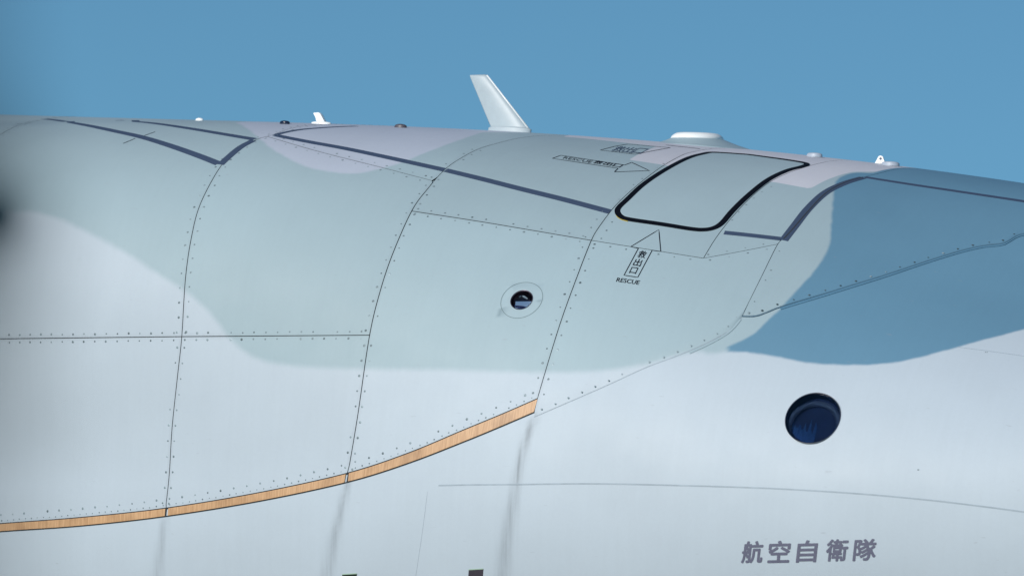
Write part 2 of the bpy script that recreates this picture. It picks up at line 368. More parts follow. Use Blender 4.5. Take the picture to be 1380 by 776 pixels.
# main fuselage barrel under and below the fairing panels: closed all round, nose rounded off, tail end capped
BO = -0.008
gx = np.r_[np.linspace(-9, -4.2, 30)[:-1], np.arange(-4.2, 3.3, .034), 3.3+3.0*np.sin(np.linspace(0, math.pi/2, 30))[1:]*.9995]
gt = np.r_[np.linspace(-math.pi/2-1.6, -.5, 60)[:-1], np.arange(-.5, 1.2, .0135), np.linspace(1.2, 2*math.pi-math.pi/2-1.6, 70)]
gg = np.stack(np.meshgrid(gx, gt, indexing='ij'), -1)
V, F, XT, nf, nv, Nn = patch(gg, BO, [(WIN[0], WIN[1], .149), (SENS[0], SENS[1], .066)], rim=0)
capc = len(V); V = np.vstack([V, [(-9, 0, 0), (6.3, 0, 0)]]); XT = np.vstack([XT, [(-9, 0), (6.3, 0)]])
nX, nT = gg.shape[:2]
F += [[j, j+1, capc] for j in range(nT-1)]+[[(nX-1)*nT+j+1, (nX-1)*nT+j, capc+1] for j in range(nT-1)]
me = mesh('fuselage', V, F); fus = link('fuselage', me, M['hull'], aircraft); paint(me, XT, 1.03)
fus['label'] = 'smooth pale grey fuselage side below the fairing, with soot streaks'

# ---------------------------------------------------------------- ribbons lying on the skin
def frame(C):
    P, n = hull(C[:, 0], C[:, 1]); T = np.gradient(P, axis=0); T /= np.linalg.norm(T, axis=1)[:, None]+1e-12
    S = np.cross(n, T); h_ = 1e-4
    ax = (surf(C[:, 0]+h_, C[:, 1])-surf(C[:, 0]-h_, C[:, 1]))/(2*h_); at_ = (surf(C[:, 0], C[:, 1]+h_)-surf(C[:, 0], C[:, 1]-h_))/(2*h_)
    a11 = (ax*ax).sum(1); a12 = (ax*at_).sum(1); a22 = (at_*at_).sum(1); b1 = (ax*S).sum(1); b2 = (at_*S).sum(1); det = a11*a22-a12**2
    return np.stack([(a22*b1-a12*b2)/det, (a11*b2-a12*b1)/det], 1)      # (dX, dt) for one metre sideways
def ribbon(name, C, width, material, off, parent=aircraft, thick=.0012, closed=False, shift=0.0, stuff=False):
    C = np.asarray(C)
    if closed: C = np.vstack([C, C[:1]])
    D = frame(C)
    if closed: D[0] = D[-1] = (D[0]+D[-1])/2
    wv = np.full(len(C), width) if np.isscalar(width) else np.interp(np.linspace(0, 1, len(C)), np.linspace(0, 1, len(width)), width)
    rows = []
    for k, lift in ((-.5, -thick), (-.5, 0), (0, 0), (.5, 0), (.5, -thick)):
        Q = C+D*(wv*k+shift)[:, None]; rows.append(surf(Q[:, 0], Q[:, 1], off+lift))
    G = np.stack(rows, 1); n = len(C); V = G.reshape(-1, 3); F = []
    for i in range(n-1):
        for j in range(4): F.append([i*5+j, (i+1)*5+j, (i+1)*5+j+1, i*5+j+1][::-1])
    if not closed: F += [[0, 1, 2, 3, 4], [(n-1)*5+k for k in (4, 3, 2, 1, 0)]]
    o = link(name, mesh(name, V, F, False), material, parent)
    return o
def dens(px, closed=False, step=.015, smooth=True):
    P = list(px)+([px[0]] if closed else [])
    C = inv(spline(P, 6)) if smooth else np.vstack([inv(np.linspace(P[i], P[i+1], 7)[:-1]) for i in range(len(P)-1)]+[inv([P[-1]])])
    if smooth: C = resample(C, max(4, int(length(C)/step)))
    return C[:-1] if closed else C

# dark strip at the bottom of every joint, its colour painting in the gap's shade
for C, wd in ((sA, .007), (cut(sB, inv([(222, 695)])[0], tip(sB)), .0078), (cut(sC, inv([(467, 649)])[0], tip(sC)), .0075), (cut(sD, O_T[-1], tip(sD)), .0072), (sE, .007), (sF, .007), (H1, .0085), (H2, .008), (L1[len(L1)//3:], .005), (L2, .0065), (L3, .007), (L4, .007), (O_T, .011)):
    ribbon('joint_strip', C, wd, M['gap'], -.0045)
ribbon('joint_strip', O_B, .006, M['gap'], -.0055)
ribbon('joint_strip', DOT, .004, M['lap'], -.0068)
ribbon('joint_strip', STK, .007, mat('strake_joint', (.05, .12, .19), .6), -.004, thick=.003)
# raised edge strip that runs along the joint on the blue nose panel
ribbon('edge_strip', cut(STK, inv([(1053, 412)])[0], STK[-1])+np.array([0, -.006]), .015, noisy(mat('blue_strip', BLUE, .4), (.115, .245, .36), .08, 20), -.0045, thick=.003)
ribbon('edge_strip', cut(DOT, inv([(999, 426)])[0], inv([(930, 471)])[0])+np.array([0.0, -.006]), .012, M['teal'], -.0055, thick=.002)

# lap joints on the lower fuselage
for px, wd in (([(590, 653.5), (640, 652.5), (700, 652), (800, 651), (900, 653), (1030, 657), (1150, 664), (1250, 673), (1330, 682.5), (1400, 692)], .008), ([(575, 662), (569, 710), (558, 785)], .0016), ([(1290, 466), (1330, 471), (1400, 481)], .003)):
    C = dens(px, step=.04); ribbon('lap_joint', C, wd, M['lap'], BO+.0008)

# bare amber edge seal between fairing and fuselage, in three lengths
am = bpy.data.materials.new('amber_seal'); am.use_nodes = True; t = am.node_tree; N = t.nodes; L = t.links; b = N['Principled BSDF']; b.inputs['Roughness'].default_value = .5
tc = N.new('ShaderNodeTexCoord'); mp = N.new('ShaderNodeMapping'); mp.inputs['Scale'].default_value = (150, 6, 9); L.new(tc.outputs['Object'], mp.inputs[0])
n1 = N.new('ShaderNodeTexNoise'); n1.inputs['Scale'].default_value = 1; n1.inputs['Detail'].default_value = 5; L.new(mp.outputs[0], n1.inputs['Vector'])
n2 = N.new('ShaderNodeTexNoise'); n2.inputs['Scale'].default_value = 5; n2.inputs['Detail'].default_value = 4; L.new(tc.outputs['Object'], n2.inputs['Vector'])
cr = N.new('ShaderNodeValToRGB'); cr.color_ramp.elements[0].position = .3; cr.color_ramp.elements[0].color = (.50, .27, .13, 1); cr.color_ramp.elements[1].position = .62; cr.color_ramp.elements[1].color = (.68, .40, .21, 1)
L.new(n1.outputs['Fac'], cr.inputs[0])
r2 = N.new('ShaderNodeValToRGB'); r2.color_ramp.elements[0].position = .3; r2.color_ramp.elements[0].color = (.70, .66, .62, 1); r2.color_ramp.elements[1].position = .5; r2.color_ramp.elements[1].color = (1, 1, 1, 1)
L.new(n2.outputs['Fac'], r2.inputs[0]); mx = N.new('ShaderNodeMix'); mx.data_type = 'RGBA'; mx.blend_type = 'MULTIPLY'; mx.inputs[0].default_value = 1
L.new(cr.outputs[0], mx.inputs[6]); L.new(r2.outputs[0], mx.inputs[7]); L.new(mx.outputs[2], b.inputs['Base Color'])
pts = [(-112, None), (224, None), (468, None), (722, None)]
ob = lambda p: inv([p])[0]
segs = [(O_T[0], O_B[0], ob((223, 684.2)), ob((222, 695.2))), (ob((226, 683.8)), ob((225, 694.8)), ob((466, 637.6)), ob((464, 650))), (ob((469.5, 636.6)), ob((468, 648.6)), O_T[-1], O_B[-1])]
for a, bb, c, d in segs:
    bt, tp = cut(O_B, bb, d), cut(O_T, a, c)
    g = inset(coons(bt, tp, np.array([bb, (bb+a)/2, a]), np.array([d, (d+c)/2, c]), .012), .0025)
    V, F, XT, nf, nv, Nn = patch(g, -.002, rim=.008)
    link('edge_seal', mesh('edge_seal', V, F, False), am, aircraft)

# ---------------------------------------------------------------- walkway lines
def line(px, wd): ribbon('walkway_line', dens(px, step=.03), wd, M['line'], .0011)
line([(60, 161), (77, 162.5), (116, 169), (155, 177), (193, 185.5), (232, 197.5), (270, 211), (294, 220.5)], .044)
line([(160, 162.5), (206, 166.3), (258, 173.8), (309, 182.3), (343, 188)], .044)
line([(341, 189.5), (325, 198), (310, 210), (297, 222)], .046)
line([(370, 182.5), (385, 178.5), (409, 174.5), (450, 171.5), (480, 170.3)], .034)
line([(371, 182.5), (414, 191), (466, 200.5), (530, 214), (599, 229.2)], .044)
line([(600.5, 229.5), (650, 241.5), (703, 255), (760, 269), (822, 285.5)], .044)
line([(976, 313.5), (1010, 317), (1053, 322)], .036)
line([(1056, 324), (1071, 304.5), (1089, 281.5), (1112, 260), (1138, 247), (1163, 239.5)], .050)
line([(1166, 239), (1223, 248), (1288, 257.7), (1380, 271.5), (1480, 287)], .036)
Cx = sF; ribbon('joint_strip', cut(sF, inv([(1056, 322)])[0], inv([(1163, 239)])[0]), .007, M['gap'], .0018, thick=.0005)
def mark(px, wd=.006, m_='black', closed=False, smooth=False, parent=aircraft, name='painted_mark', off=.0012):
    return ribbon(name, dens(px, closed, smooth=smooth), wd, M[m_], off, parent, closed=closed, thick=.0008)
mark([(166, 193.7), (182, 187)]); mark([(194.6, 183), (209, 178)])
mark([(898, 195.8), (943, 200.8)], .012)

# ---------------------------------------------------------------- roof hatch
hp = [(1007.7, 209), (964, 206.2), (948.5, 207.7), (925, 214.6), (894, 231), (866, 250), (845, 269.5), (834.5, 279.5), (832, 285.5), (836.5, 292), (848, 296), (891.8, 302.5), (930, 308.7), (948.5, 310), (962, 307.6), (973, 300.7), (987, 284.5), (1007.7, 264.4), (1033.5, 243.8), (1059, 231), (1080, 225.2), (1087, 222.4), (1083, 220), (1059, 216), (1030, 212)]
HC = dens(hp, True, .012)
cen = HC.mean(0); 
def fill(C, off, extra=0): 
    """disc-like sheet spanning closed curve C, concentric rings so that it follows the hull"""
    n = len(C); V = []; XT = []; rings = 26
    for k in range(rings): 
        q = cen+(C-cen)*(1-k/rings); XT.append(q)
    XT = np.vstack(XT+[cen[None]]); V, Nn = hull(XT[:, 0], XT[:, 1], off); F = []
    for k in range(rings-1):
        for i in range(n): F.append([k*n+i, k*n+(i+1) % n, (k+1)*n+(i+1) % n, (k+1)*n+i])
    for i in range(n): F.append([(rings-1)*n+i, (rings-1)*n+(i+1) % n, rings*n])
    base = len(V); V = np.vstack([V, surf(C[:, 0], C[:, 1], -.003)]); XT = np.vstack([XT, C])
    for i in range(n): F.append([i, base+i, base+(i+1) % n, (i+1) % n])
    return V, F, XT
V, F, XT = fill(HC, .0022)
me = mesh('roof_hatch', V, F); hatch = link('roof_hatch', me, M['hull'], aircraft); paint(me, XT, 1.0)
for nme, val in (('camo_patch', -1.), ('camo_top', -1.)):
    me.attributes[nme].data.foreach_set('value', [val]*len(XT))
hatch['label'] = 'closed teal roof escape hatch outlined by a thick black seal'
ribbon('hatch_seal', HC, .031, M['seal'], .0045, hatch, thick=.005, closed=True)
ym = mat('yellow_mark', (.55, .42, .08), .6)
ribbon('primer_edge', dens([(829.5, 287), (832, 292.5), (838, 296.3), (846, 298.6)]), .006, ym, .0018, hatch)

# ---------------------------------------------------------------- lettering
FONT = None
def text_mesh(s, bold=0.0):
    cu = bpy.data.curves.new('t', 'FONT'); cu.body = s; cu.size = 1; cu.resolution_u = 3; cu.offset = bold
    o = bpy.data.objects.new('t', cu); sc.collection.objects.link(o); dg = bpy.context.evaluated_depsgraph_get()
    me = bpy.data.meshes.new_from_object(o.evaluated_get(dg)); bpy.data.objects.remove(o); bpy.data.curves.remove(cu)
    V = np.array([v.co[:2] for v in me.vertices]); F = [list(p.vertices) for p in me.polygons]; bpy.data.meshes.remove(me)
    return V, F
def lettering(s, origin, ux, uy, material, parent=aircraft, bold=0.0, name='lettering', off=.0014, fitbox=True):
    """origin: photo point of the lower-left corner of the letter's box; ux, uy: photo vectors of its width and height"""
    V, F = text_mesh(s, 0.0); lo, hi = V.min(0), V.max(0); U0 = (V-lo)/(hi-lo); n0 = len(U0)
    o3 = inv([origin, np.array(origin)+ux, np.array(origin)+uy, np.array(origin)+np.array(ux)+np.array(uy)])
    PP, FF = [], []
    for q, (sx_, sy_) in enumerate([(0, 0)]+([(bold, 0), (-bold, 0), (0, bold), (0, -bold), (bold*.7, bold*.7), (-bold*.7, -bold*.7), (bold*.7, -bold*.7), (-bold*.7, bold*.7)] if bold else [])):
        U = U0+np.array([sx_, sy_])
        XT = o3[0]*(1-U[:, :1])*(1-U[:, 1:])+o3[1]*U[:, :1]*(1-U[:, 1:])+o3[2]*(1-U[:, :1])*U[:, 1:]+o3[3]*U[:, :1]*U[:, 1:]
        P, n = hull(XT[:, 0], XT[:, 1], off+q*.00006); PP.append(P); FF += [[k+q*n0 for k in f] for f in F]
    P = np.vstack(PP); me = mesh(name, P, FF, False)
    if len(me.polygons) and np.dot(np.array(me.polygons[0].normal), n[0]) < 0: me.flip_normals()
    return link(name, me, material, parent)
# 航空自衛隊
for ch, x, y, wd in (('航', 998.5, 758, 27), ('空', 1034, 757.5, 28), ('自', 1072.5, 757, 26), ('衛', 1112, 755.5, 28), ('隊', 1149, 755, 29)):
    lettering(ch, (x, y), (wd, -.6), (3.2, -28.5), M['grey'], bold=.03, off=BO+.0012)
# vertical arrow under the hatch
ar = mark([(887.9, 309.6), (890.5, 339.2), (878.9, 337.4), (859.5, 373.8), (841, 370.9), (860.3, 334.8), (850, 332.6)], .0052, closed=True, name='rescue_arrow')
ar['label'] = 'outlined arrow pointing up at the lower edge of the hatch'
uxv, uyv = np.array([10.2, 1.45]), np.array([4.6, -9.2])
for ch, c in (('救', (865.6, 343)), ('出', (859.7, 354)), ('口', (854, 364.6))):
    k = .88 if ch == '口' else 1
    lettering(ch, tuple(np.array(c)-uxv*k/2-uyv*k/2), tuple(uxv*k), tuple(uyv*k), M['black'], ar, .012)
lettering('RESCUE', (830.2, 379.6), (30.5, 4.2), (2.2, -5.4), M['black'], ar, .006)
# arrow lying along the fuselage, pointing at the hatch
ar2 = mark([(744.3, 213.8), (756, 209.6), (838.4, 222.3), (842, 222.6), (851.3, 219.2), (875.3, 230.3), (828, 232), (833, 227.2)], .0062, closed=True, name='rescue_arrow')
ar2['label'] = 'outlined arrow pointing forward at the rear edge of the hatch'
lettering('RESCUE', (758, 214.2), (38, 6.1), (3.4, -2.9), M['black'], ar2, .0)
for ch, x, y in (('救', 798.5, 220.2), ('出', 811.5, 222.2), ('口', 824.5, 224.4)):
    lettering(ch, (x, y), (10.5, 1.8), (5.5, -3.7), M['black'], ar2, .012)
# foreshortened arrow above it, near the crown
ar3 = mark([(809, 202.6), (828, 197.6), (846, 194.6), (882, 197.6), (903, 199.3), (880, 203.6), (856, 208.3)], .006, closed=True, name='rescue_arrow')
ar3['label'] = 'foreshortened outlined arrow near the crown above the other arrow'
for ch, x, y in (('救', 822, 204), ('出', 836, 205.3), ('口', 850, 206.6)):
    lettering(ch, (x, y), (13, 1.3), (12, -6.8), M['line'], ar3, .0)

# ---------------------------------------------------------------- rivets
rv = bpy.data.materials.new('rivet_heads'); rv.use_nodes = True; t = rv.node_tree; N = t.nodes; b = N['Principled BSDF']
at_ = N.new('ShaderNodeAttribute'); at_.attribute_name = 'tone'; cr = N.new('ShaderNodeValToRGB'); cr.color_ramp.elements[0].color = (.045, .07, .08, 1); cr.color_ramp.elements[1].color = (.34, .42, .46, 1)
t.links.new(at_.outputs['Fac'], cr.inputs[0]); t.links.new(cr.outputs[0], b.inputs['Base Color']); b.inputs['Roughness'].default_value = .5; b.inputs['Metallic'].default_value = .2
def rivets(C, shifts, pitch, parent, off=0.0, r=.0064, tone=(.15, .75), phase=.3, drop=.04):
    n = max(2, int(length(C)/pitch)); V = []; F = []; T = []
    for si, sh in enumerate(shifts):
        Q = resample(C, n*10+1); D = frame(Q); idx = [int((k+phase+(.5*si if len(shifts) > 1 and si > 1 else 0))*10) for k in range(n)]
        for i in idx:
            if i >= len(Q) or random.random() < drop: continue
            c = Q[i]+D[i]*(sh+random.gauss(0, .0008)); c = c+np.array([random.gauss(0, .0012), 0])
            P, nn = hull(c[0], c[1], off); T1 = np.cross(nn, [0.01, .3, 1.]); T1 /= np.linalg.norm(T1); T2 = np.cross(nn, T1)
            rr = r*random.uniform(.72, 1.22); base = len(V); tn = random.uniform(*tone)
            if random.random() < .06: tn = 1.0
            for k in range(8):
                a = k*math.pi/4; V.append(P+rr*(math.cos(a)*T1+math.sin(a)*T2)+nn*.0002)
            for k in range(8):
                a = k*math.pi/4; V.append(P+rr*.6*(math.cos(a)*T1+math.sin(a)*T2)+nn*.0013)
            for k in range(8): F.append([base+k, base+(k+1) % 8, base+8+(k+1) % 8, base+8+k])
            F.append([base+8+k for k in range(8)]); T += [tn]*16
    if not V: return
    me = mesh('rivets', V, F); a = me.attributes.new('tone', 'FLOAT', 'POINT'); a.data.foreach_set('value', np.array(T, np.float32))
    o = link('rivets', me, rv, parent); o['kind'] = 'stuff'; return o
pitch = .088
rivets(cut(sA, inv([(-40, 222)])[0], tip(sA)), (-.03, .03), .07, P1)
rivets(cut(sB, H1[-1], tip(sB)), (-.030, .030), .083, P1, tone=(.15, .8)); rivets(cut(sB, inv([(224, 684)])[0], H1[-1]), (-.022, .024), .083, P2)
rivets(H1, (-.021, .021), .0745, P1, tone=(.1, .6)); rivets(H2, (-.018, .021), .0745, P3, tone=(0.1, .65))
rivets(cut(sC, H2[-1], L1[-1]), (-.024, .026), .083, P3); rivets(cut(sC, L1[-1], inv([(650, 199)])[0]), (-.026, .026), .083, P4)
rivets(cut(sC, inv([(468, 637)])[0], H2[-1]), (-.022, .024), .083, P5)
rivets(L1, (-.026, .03), .09, P4, tone=(.3, .9)); rivets(L2, (-.024, .024), .083, P6)
rivets(L3, (-.026,), .083, P8, tone=(.3, .9)); rivets(L4, (-.026, .024), .083, P8, tone=(.4, 1))
rivets(cut(sD, O_T[-1], L2[-1]), (-.030, .032), .083, P7, tone=(.15, .8)); rivets(cut(sD, L2[-1], inv([(827, 280)])[0]), (-.05, .04), .07, P6)
rivets(dens([(830, 272), (850, 252), (872, 236), (900, 217)]), (0,), .09, P6, tone=(.4, 1))
rivets(dens([(984, 300), (1000, 281), (1022, 262), (1048, 247)]), (0,), .09, P9b, tone=(.4, 1))
rivets(cut(sF, STK[0], L4[-1]), (-.03,), .083, P8, tone=(.3, .8))
rivets(O_T[4:], (.016 if True else 0,), .046, P5, r=.0042, tone=(.15, .7)); rivets(O_T[4:], (.048,), .088, P5, tone=(.2, .8))
rivets(DOT, (-.02,), .078, P8, tone=(.55, 1.), r=.005); rivets(STK[3:], (.02,), .088, P10, r=.0058, tone=(0, .2))
for px in ((1328, 473), (1236, 632)):
    c = inv([px, (px[0]+5, px[1])]); rivets(np.array([c[0], (c[0]+c[1])/2, c[1]]), (0,), 1., fus, off=BO, r=.0035, tone=(.1, .2), drop=0, phase=0)

# ---------------------------------------------------------------- frames standing on the skin
def basis(XTp, off=0.0):
    P, n = hull(XTp[0], XTp[1], off); ex = surf(XTp[0]+1e-3, XTp[1])-surf(XTp[0]-1e-3, XTp[1]); ex /= np.linalg.norm(ex); ey = np.cross(n, ex); return P, ex, ey, n
def lathe(name, fr, prof, material, parent, seg=64, sx=1, sy=1, smooth=True, closed_end=True):
    """profile [(radius, height)] spun about the frame's normal"""
    P, ex, ey, n = fr; V = []; F = []
    for r_, z in prof:
        for k in range(seg):
            a = 2*math.pi*k/seg; V.append(P+r_*sx*math.cos(a)*ex+r_*sy*math.sin(a)*ey+z*n)
    for i in range(len(prof)-1):
        for k in range(seg): F.append([i*seg+k, i*seg+(k+1) % seg, (i+1)*seg+(k+1) % seg, (i+1)*seg+k])
    if closed_end: F.append([(len(prof)-1)*seg+k for k in range(seg)])
    return link(name, mesh(name, V, F, smooth), material, parent)

# round cabin window
fw_ = basis(WIN, BO)
win = lathe('window', fw_, [(.1515, .0012), (.149, .002), (.1465, -.001), (.144, -.03), (.138, -.05)], noisy(mat('window_reveal', (.02, .03, .06), .35), (.018, .028, .06), .3, 20), aircraft, 96, closed_end=False)
win['label'] = 'round dark blue cabin window low on the fuselage side'
glass = mat('window_glass', (.30, .52, .90), .03, Transmission_Weight=1.0, IOR=1.45)
lathe('pane', fw_, [(.1455, -.006), (.004, -.006)], glass, win, 96, smooth=False)
dn = UP-fw_[3]*(UP@fw_[3]); dn /= np.linalg.norm(dn); low = (fw_[0]-dn*.034, fw_[1], fw_[2], fw_[3])
lathe('inner_frame', low, [(.150, -.040), (.138, -.038), (.124, -.041), (.118, -.046)], noisy(mat('inner_frame', (.1, .085, .13), .5), (.05, .048, .075), .35, 12), win, 96, closed_end=False)
lathe('interior', fw_, [(.144, -.03), (.146, -.062), (.13, -.065), (.02, -.065)], noisy(mat('cabin_dark', (.008, .03, .13), .7), (.002, .010, .050), .5, 9), win, 48)
P, ex, ey, n = fw_
V = []; F = []; kk = 26
for i in range(kk):
    a = math.pi*(.93+.62*i/(kk-1)); top = -.02-.06*abs(math.sin(i*.9))-.02*(i % 3)
    u = .125*math.cos(a); V += [P+u*ex-.128*ey*math.sqrt(max(.02, 1-(u/.13)**2))-n*(.054+.006*(i % 2)), P+u*.95*ex+(top+.04)*ey-n*(.054+.006*(i % 2))]
for i in range(kk-1): F.append([2*i, 2*i+2, 2*i+3, 2*i+1])
link('blind', mesh('blind', V, F), noisy(mat('blind_cloth', (.10, .20, .34), .8), (.03, .08, .19), .6, 30), win)

# round sensor in its flush plate, its reflections painted as flat coloured pieces
fs = basis(SENS, 0.0)
sen = lathe('round_sensor', fs, [(.0635, .0018), (.061, .002), (.059, -.001), (.0575, -.006)], mat('sensor_rim', (.10, .08, .11), .3, .6), aircraft, 72, closed_end=False)
sen['label'] = 'small round glassy sensor with dark bowl in a flush disc, reflections drawn as coloured pieces'
lathe('bowl', fs, [(.0578*math.cos(a), -.004-.040*math.sin(a)) for a in np.linspace(0, 1.5, 14)], mat('bowl_dark', (.05, .03, .045), .25, .6), sen, 72)
P, ex, ey, n = fs; u0 = RT-n*(RT@n); u0 /= np.linalg.norm(u0); v0 = np.cross(n, u0); v0 = v0 if v0@UP > 0 else -v0; u0, v0 = u0*math.cos(.2)-v0*math.sin(.2), v0*math.cos(.2)+u0*math.sin(.2)
def fan(name, pts, dep, m_, tilt=0.0):
    V = [P+x*u0+y*v0-n*(dep+tilt*y) for x, y in pts]; V += [v-n*.006 for v in V]; k = len(pts)
    F = [list(range(k))]+[[i, k+i, k+(i+1) % k, (i+1) % k] for i in range(k)]
    o = link(name, mesh(name, V, F, False), m_, sen); bm = bmesh.new(); bm.from_mesh(o.data); bmesh.ops.recalc_face_normals(bm, faces=bm.faces[:]); bm.to_mesh(o.data); bm.free(); return o
fan('pale_reflection', [(.055*math.cos(a), .055*math.sin(a)) for a in np.linspace(-.06, -2.2, 20)]+[(-.036, -.004)], .010, mat('pale_reflection_paint', (.62, .76, .95), .35, .2))  # pale piece painting in the bright lower reflection
fan('dark_reflection', [(.050*math.cos(a), .050*math.sin(a)-.001) for a in np.linspace(-.9, -2.6, 16)]+[(-.03, -.03), (.01, -.034)], .0085, mat('dark_reflection', (.05, .06, .17), .3, .3))  # dark piece painting in the foot of the reflection
fan('glint_piece', [(-.006, .036), (.006, .034), (.026, .020), (.024, .015), (.008, .022), (-.006, .030)], .012, M['bright'])  # white piece painting in the sun glint
fan('glint_piece', [(-.026, .030), (-.014, .037), (-.012, .033), (-.022, .027)], .014, M['white'])  # smaller piece of the painted glint
lathe('cover_glass', fs, [(.0572, -.003), (.050, .002), (.036, .006), (.018, .0082), (.002, .009)], mat('cover_glass', (.9, .92, .97), .02, Transmission_Weight=1.0, IOR=1.05), sen, 72)
ang = np.linspace(0, 2*math.pi, 90, endpoint=False); h_ = 1e-3
exl = np.linalg.norm(surf(SENS[0]+h_, SENS[1])-surf(SENS[0]-h_, SENS[1]))/(2*h_); etl = np.linalg.norm(surf(SENS[0], SENS[1]+h_)-surf(SENS[0], SENS[1]-h_))/(2*h_)
ring = np.stack([SENS[0]+.117*np.cos(ang)/exl, SENS[1]+.117*np.sin(ang)/etl], 1)
ribbon('plate_joint', ring, .0032, mat('plate_joint', (.16, .22, .24), .7), .0008, sen, closed=True, thick=.001)

# small dark rectangles at the foot of the picture
for (x, y, col, lab) in ((460, 773.6, (.012, .018, .014), None), (630.5, 767.2, (.045, .035, .05), None)):
    C = inv([(x, y+9), (x+19.5, y+8.4)]); q = inv([(x-1, y+26), (x+18.5, y+25), (x+20, y-1.1), (x+.4, y)])
    C = np.array([(q[3]+q[2])/2, (q[0]+q[1])/2]); 
    def quad(q, off, name, m_, parent):
        n_ = 5; g = np.zeros((n_, n_, 2))
        for i in range(n_):
            for j in range(n_):
                u, v = i/(n_-1), j/(n_-1); g[i, j] = q[0]*(1-u)*(1-v)+q[1]*u*(1-v)+q[2]*u*v+q[3]*(1-u)*v
        V, F, XT, nf, nv, Nn = patch(g, off, rim=.002); return link(name, mesh(name, V, F, False), m_, parent)
    o = quad(q, BO+.002, 'vent_cover', noisy(mat('vent_cover', col, .45), col, .4, 30), aircraft)
    ribbon('edge_trim', np.vstack([q[3]*(1-k)+q[2]*k for k in np.linspace(0, 1, 6)]), .005, mat('green_trim', (.38, .52, .40), .5), BO+.0032, o)

# ---------------------------------------------------------------- things on the crown, each on its own upright plane
def crown_point(px):
    """where the line of sight through px passes closest to the skin, near the skyline"""
    best = None
    X = np.linspace(-6, 3.3, 400)[:, None]; T = np.linspace(.9, 1.57, 200)[None]; P, n = hull(X+0*T, T+0*X); q = proj(P)
    vis = ((P-CAM)*n).sum(-1) < 0
    d = np.hypot(q[..., 0]-px[0], q[..., 1]-px[1])+(~vis)*50; k = np.unravel_index(np.argmin(d), d.shape)
    return P[k], n[k], (float(X[k[0], 0]), float(T[0, k[1]]))
def on_plane(px, y0):
    d = FW+RT*(px[0]-PW/2)/FPX+UP*(PH/2-px[1])/FPX; s = (y0-CAM[1])/d[1]; return CAM+s*d
def blade(name, px, y0, th, material, parent, chamfer=.35, lean=0.0):
    """upright fin in the fore-and-aft plane: outline px, thickness th, edges bevelled"""
    O = np.array([on_plane(p, y0) for p in px]); c = O.mean(0); V = []; n = len(O)
    I = c+(O-c)*(1-chamfer*.3)
    for y in (0,): V += list(O)
    V += list(I+np.array([0, -th/2, 0])); V += list(I+np.array([0, th/2, 0]))
    F = [[n+k for k in range(n)], [2*n+k for k in range(n)][::-1]]
    for k in range(n): F += [[k, (k+1) % n, n+(k+1) % n, n+k], [k, 2*n+k, 2*n+(k+1) % n, (k+1) % n]]
    o = link(name, mesh(name, V, F, False), material, parent); me = o.data
    bm = bmesh.new(); bm.from_mesh(me); bmesh.ops.recalc_face_normals(bm, faces=bm.faces[:]); bm.to_mesh(me); bm.free(); return o
# tall swept blade antenna: aerofoil sections stacked from root to tip
P0, n0, xt0 = crown_point((688, 176)); y0 = P0[1]
LE = [on_plane(p, y0) for p in ((712, 173.5), (655.5, 100.8))]; TE = [on_plane(p, y0) for p in ((661.5, 171.5), (632.5, 101.5))]
V = []; F = []; ns = 24; secs = [(0, 1, 1), (.25, 1, .9), (.5, 1, .8), (.75, 1, .7), (.955, 1, .6), (.985, .97, .45), (1.0, .90, .15)]
for s, kc, kt in secs:
    le = LE[0]*(1-s)+LE[1]*s; te = TE[0]*(1-s)+TE[1]*s; mid = (le+te)/2; le = mid+(le-mid)*kc; te = mid+(te-mid)*kc; ch = te-le
    for k in range(ns):
        a = 2*math.pi*k/ns; u = .5*(1-math.cos(a)); 
        yt = .052*kt*(1.6*math.sqrt(max(u, 0))*(1-u)**.9*.55+.0)
        V.append(le+ch*u+np.array([0, (-1 if k <= ns/2 else 1)*yt, 0]))
for i in range(len(secs)-1):
    for k in range(ns): F.append([i*ns+k, i*ns+(k+1) % ns, (i+1)*ns+(k+1) % ns, (i+1)*ns+k])
F.append([(len(secs)-1)*ns+k for k in range(ns)])
ant = link('blade_antenna', mesh('blade_antenna', V, F), M['white'], aircraft); ant['label'] = 'tall swept pale blade antenna standing on the crown'
bm = bmesh.new(); bm.from_mesh(ant.data); bmesh.ops.recalc_face_normals(bm, faces=bm.faces[:]); bm.to_mesh(ant.data); bm.free()
le_bar = []
def tube(name, A, B, r0, r1, material, parent, seg=12):
    A, B = np.array(A), np.array(B); d = B-A; d /= np.linalg.norm(d); a = np.cross(d, [0, 1, 0]); a /= np.linalg.norm(a); c = np.cross(d, a); V = []
    for P_, r_ in ((A-d*r0*.2, r0*.5), (A, r0), (B, r1), (B+d*r1*.4, r1*.4)):
        for k in range(seg): V.append(P_+r_*(math.cos(2*math.pi*k/seg)*a+math.sin(2*math.pi*k/seg)*c))
    F = [[i*seg+k, i*seg+(k+1) % seg, (i+1)*seg+(k+1) % seg, (i+1)*seg+k] for i in range(3) for k in range(seg)]+[list(range(seg))[::-1], [3*seg+k for k in range(seg)]]
    o = link(name, mesh(name, V, F), material, parent); bm = bmesh.new(); bm.from_mesh(o.data); bmesh.ops.recalc_face_normals(bm, faces=bm.faces[:]); bm.to_mesh(o.data); bm.free(); return o
tube('leading_edge', LE[0], LE[1]*.985+LE[0]*.015, .0062, .0045, M['bright'], ant)
a0, a1 = on_plane((658.5, 173.6), y0), on_plane((716, 175.8), y0); mid = (a0+a1)/2; dv = a1-a0; hl = np.linalg.norm(dv)/2; exv = dv/np.linalg.norm(dv); upv = np.cross(exv, [0, 1, 0]); upv = upv if upv[2] > 0 else -upv
fr = (mid, exv, np.array([0, 1., 0]), upv)
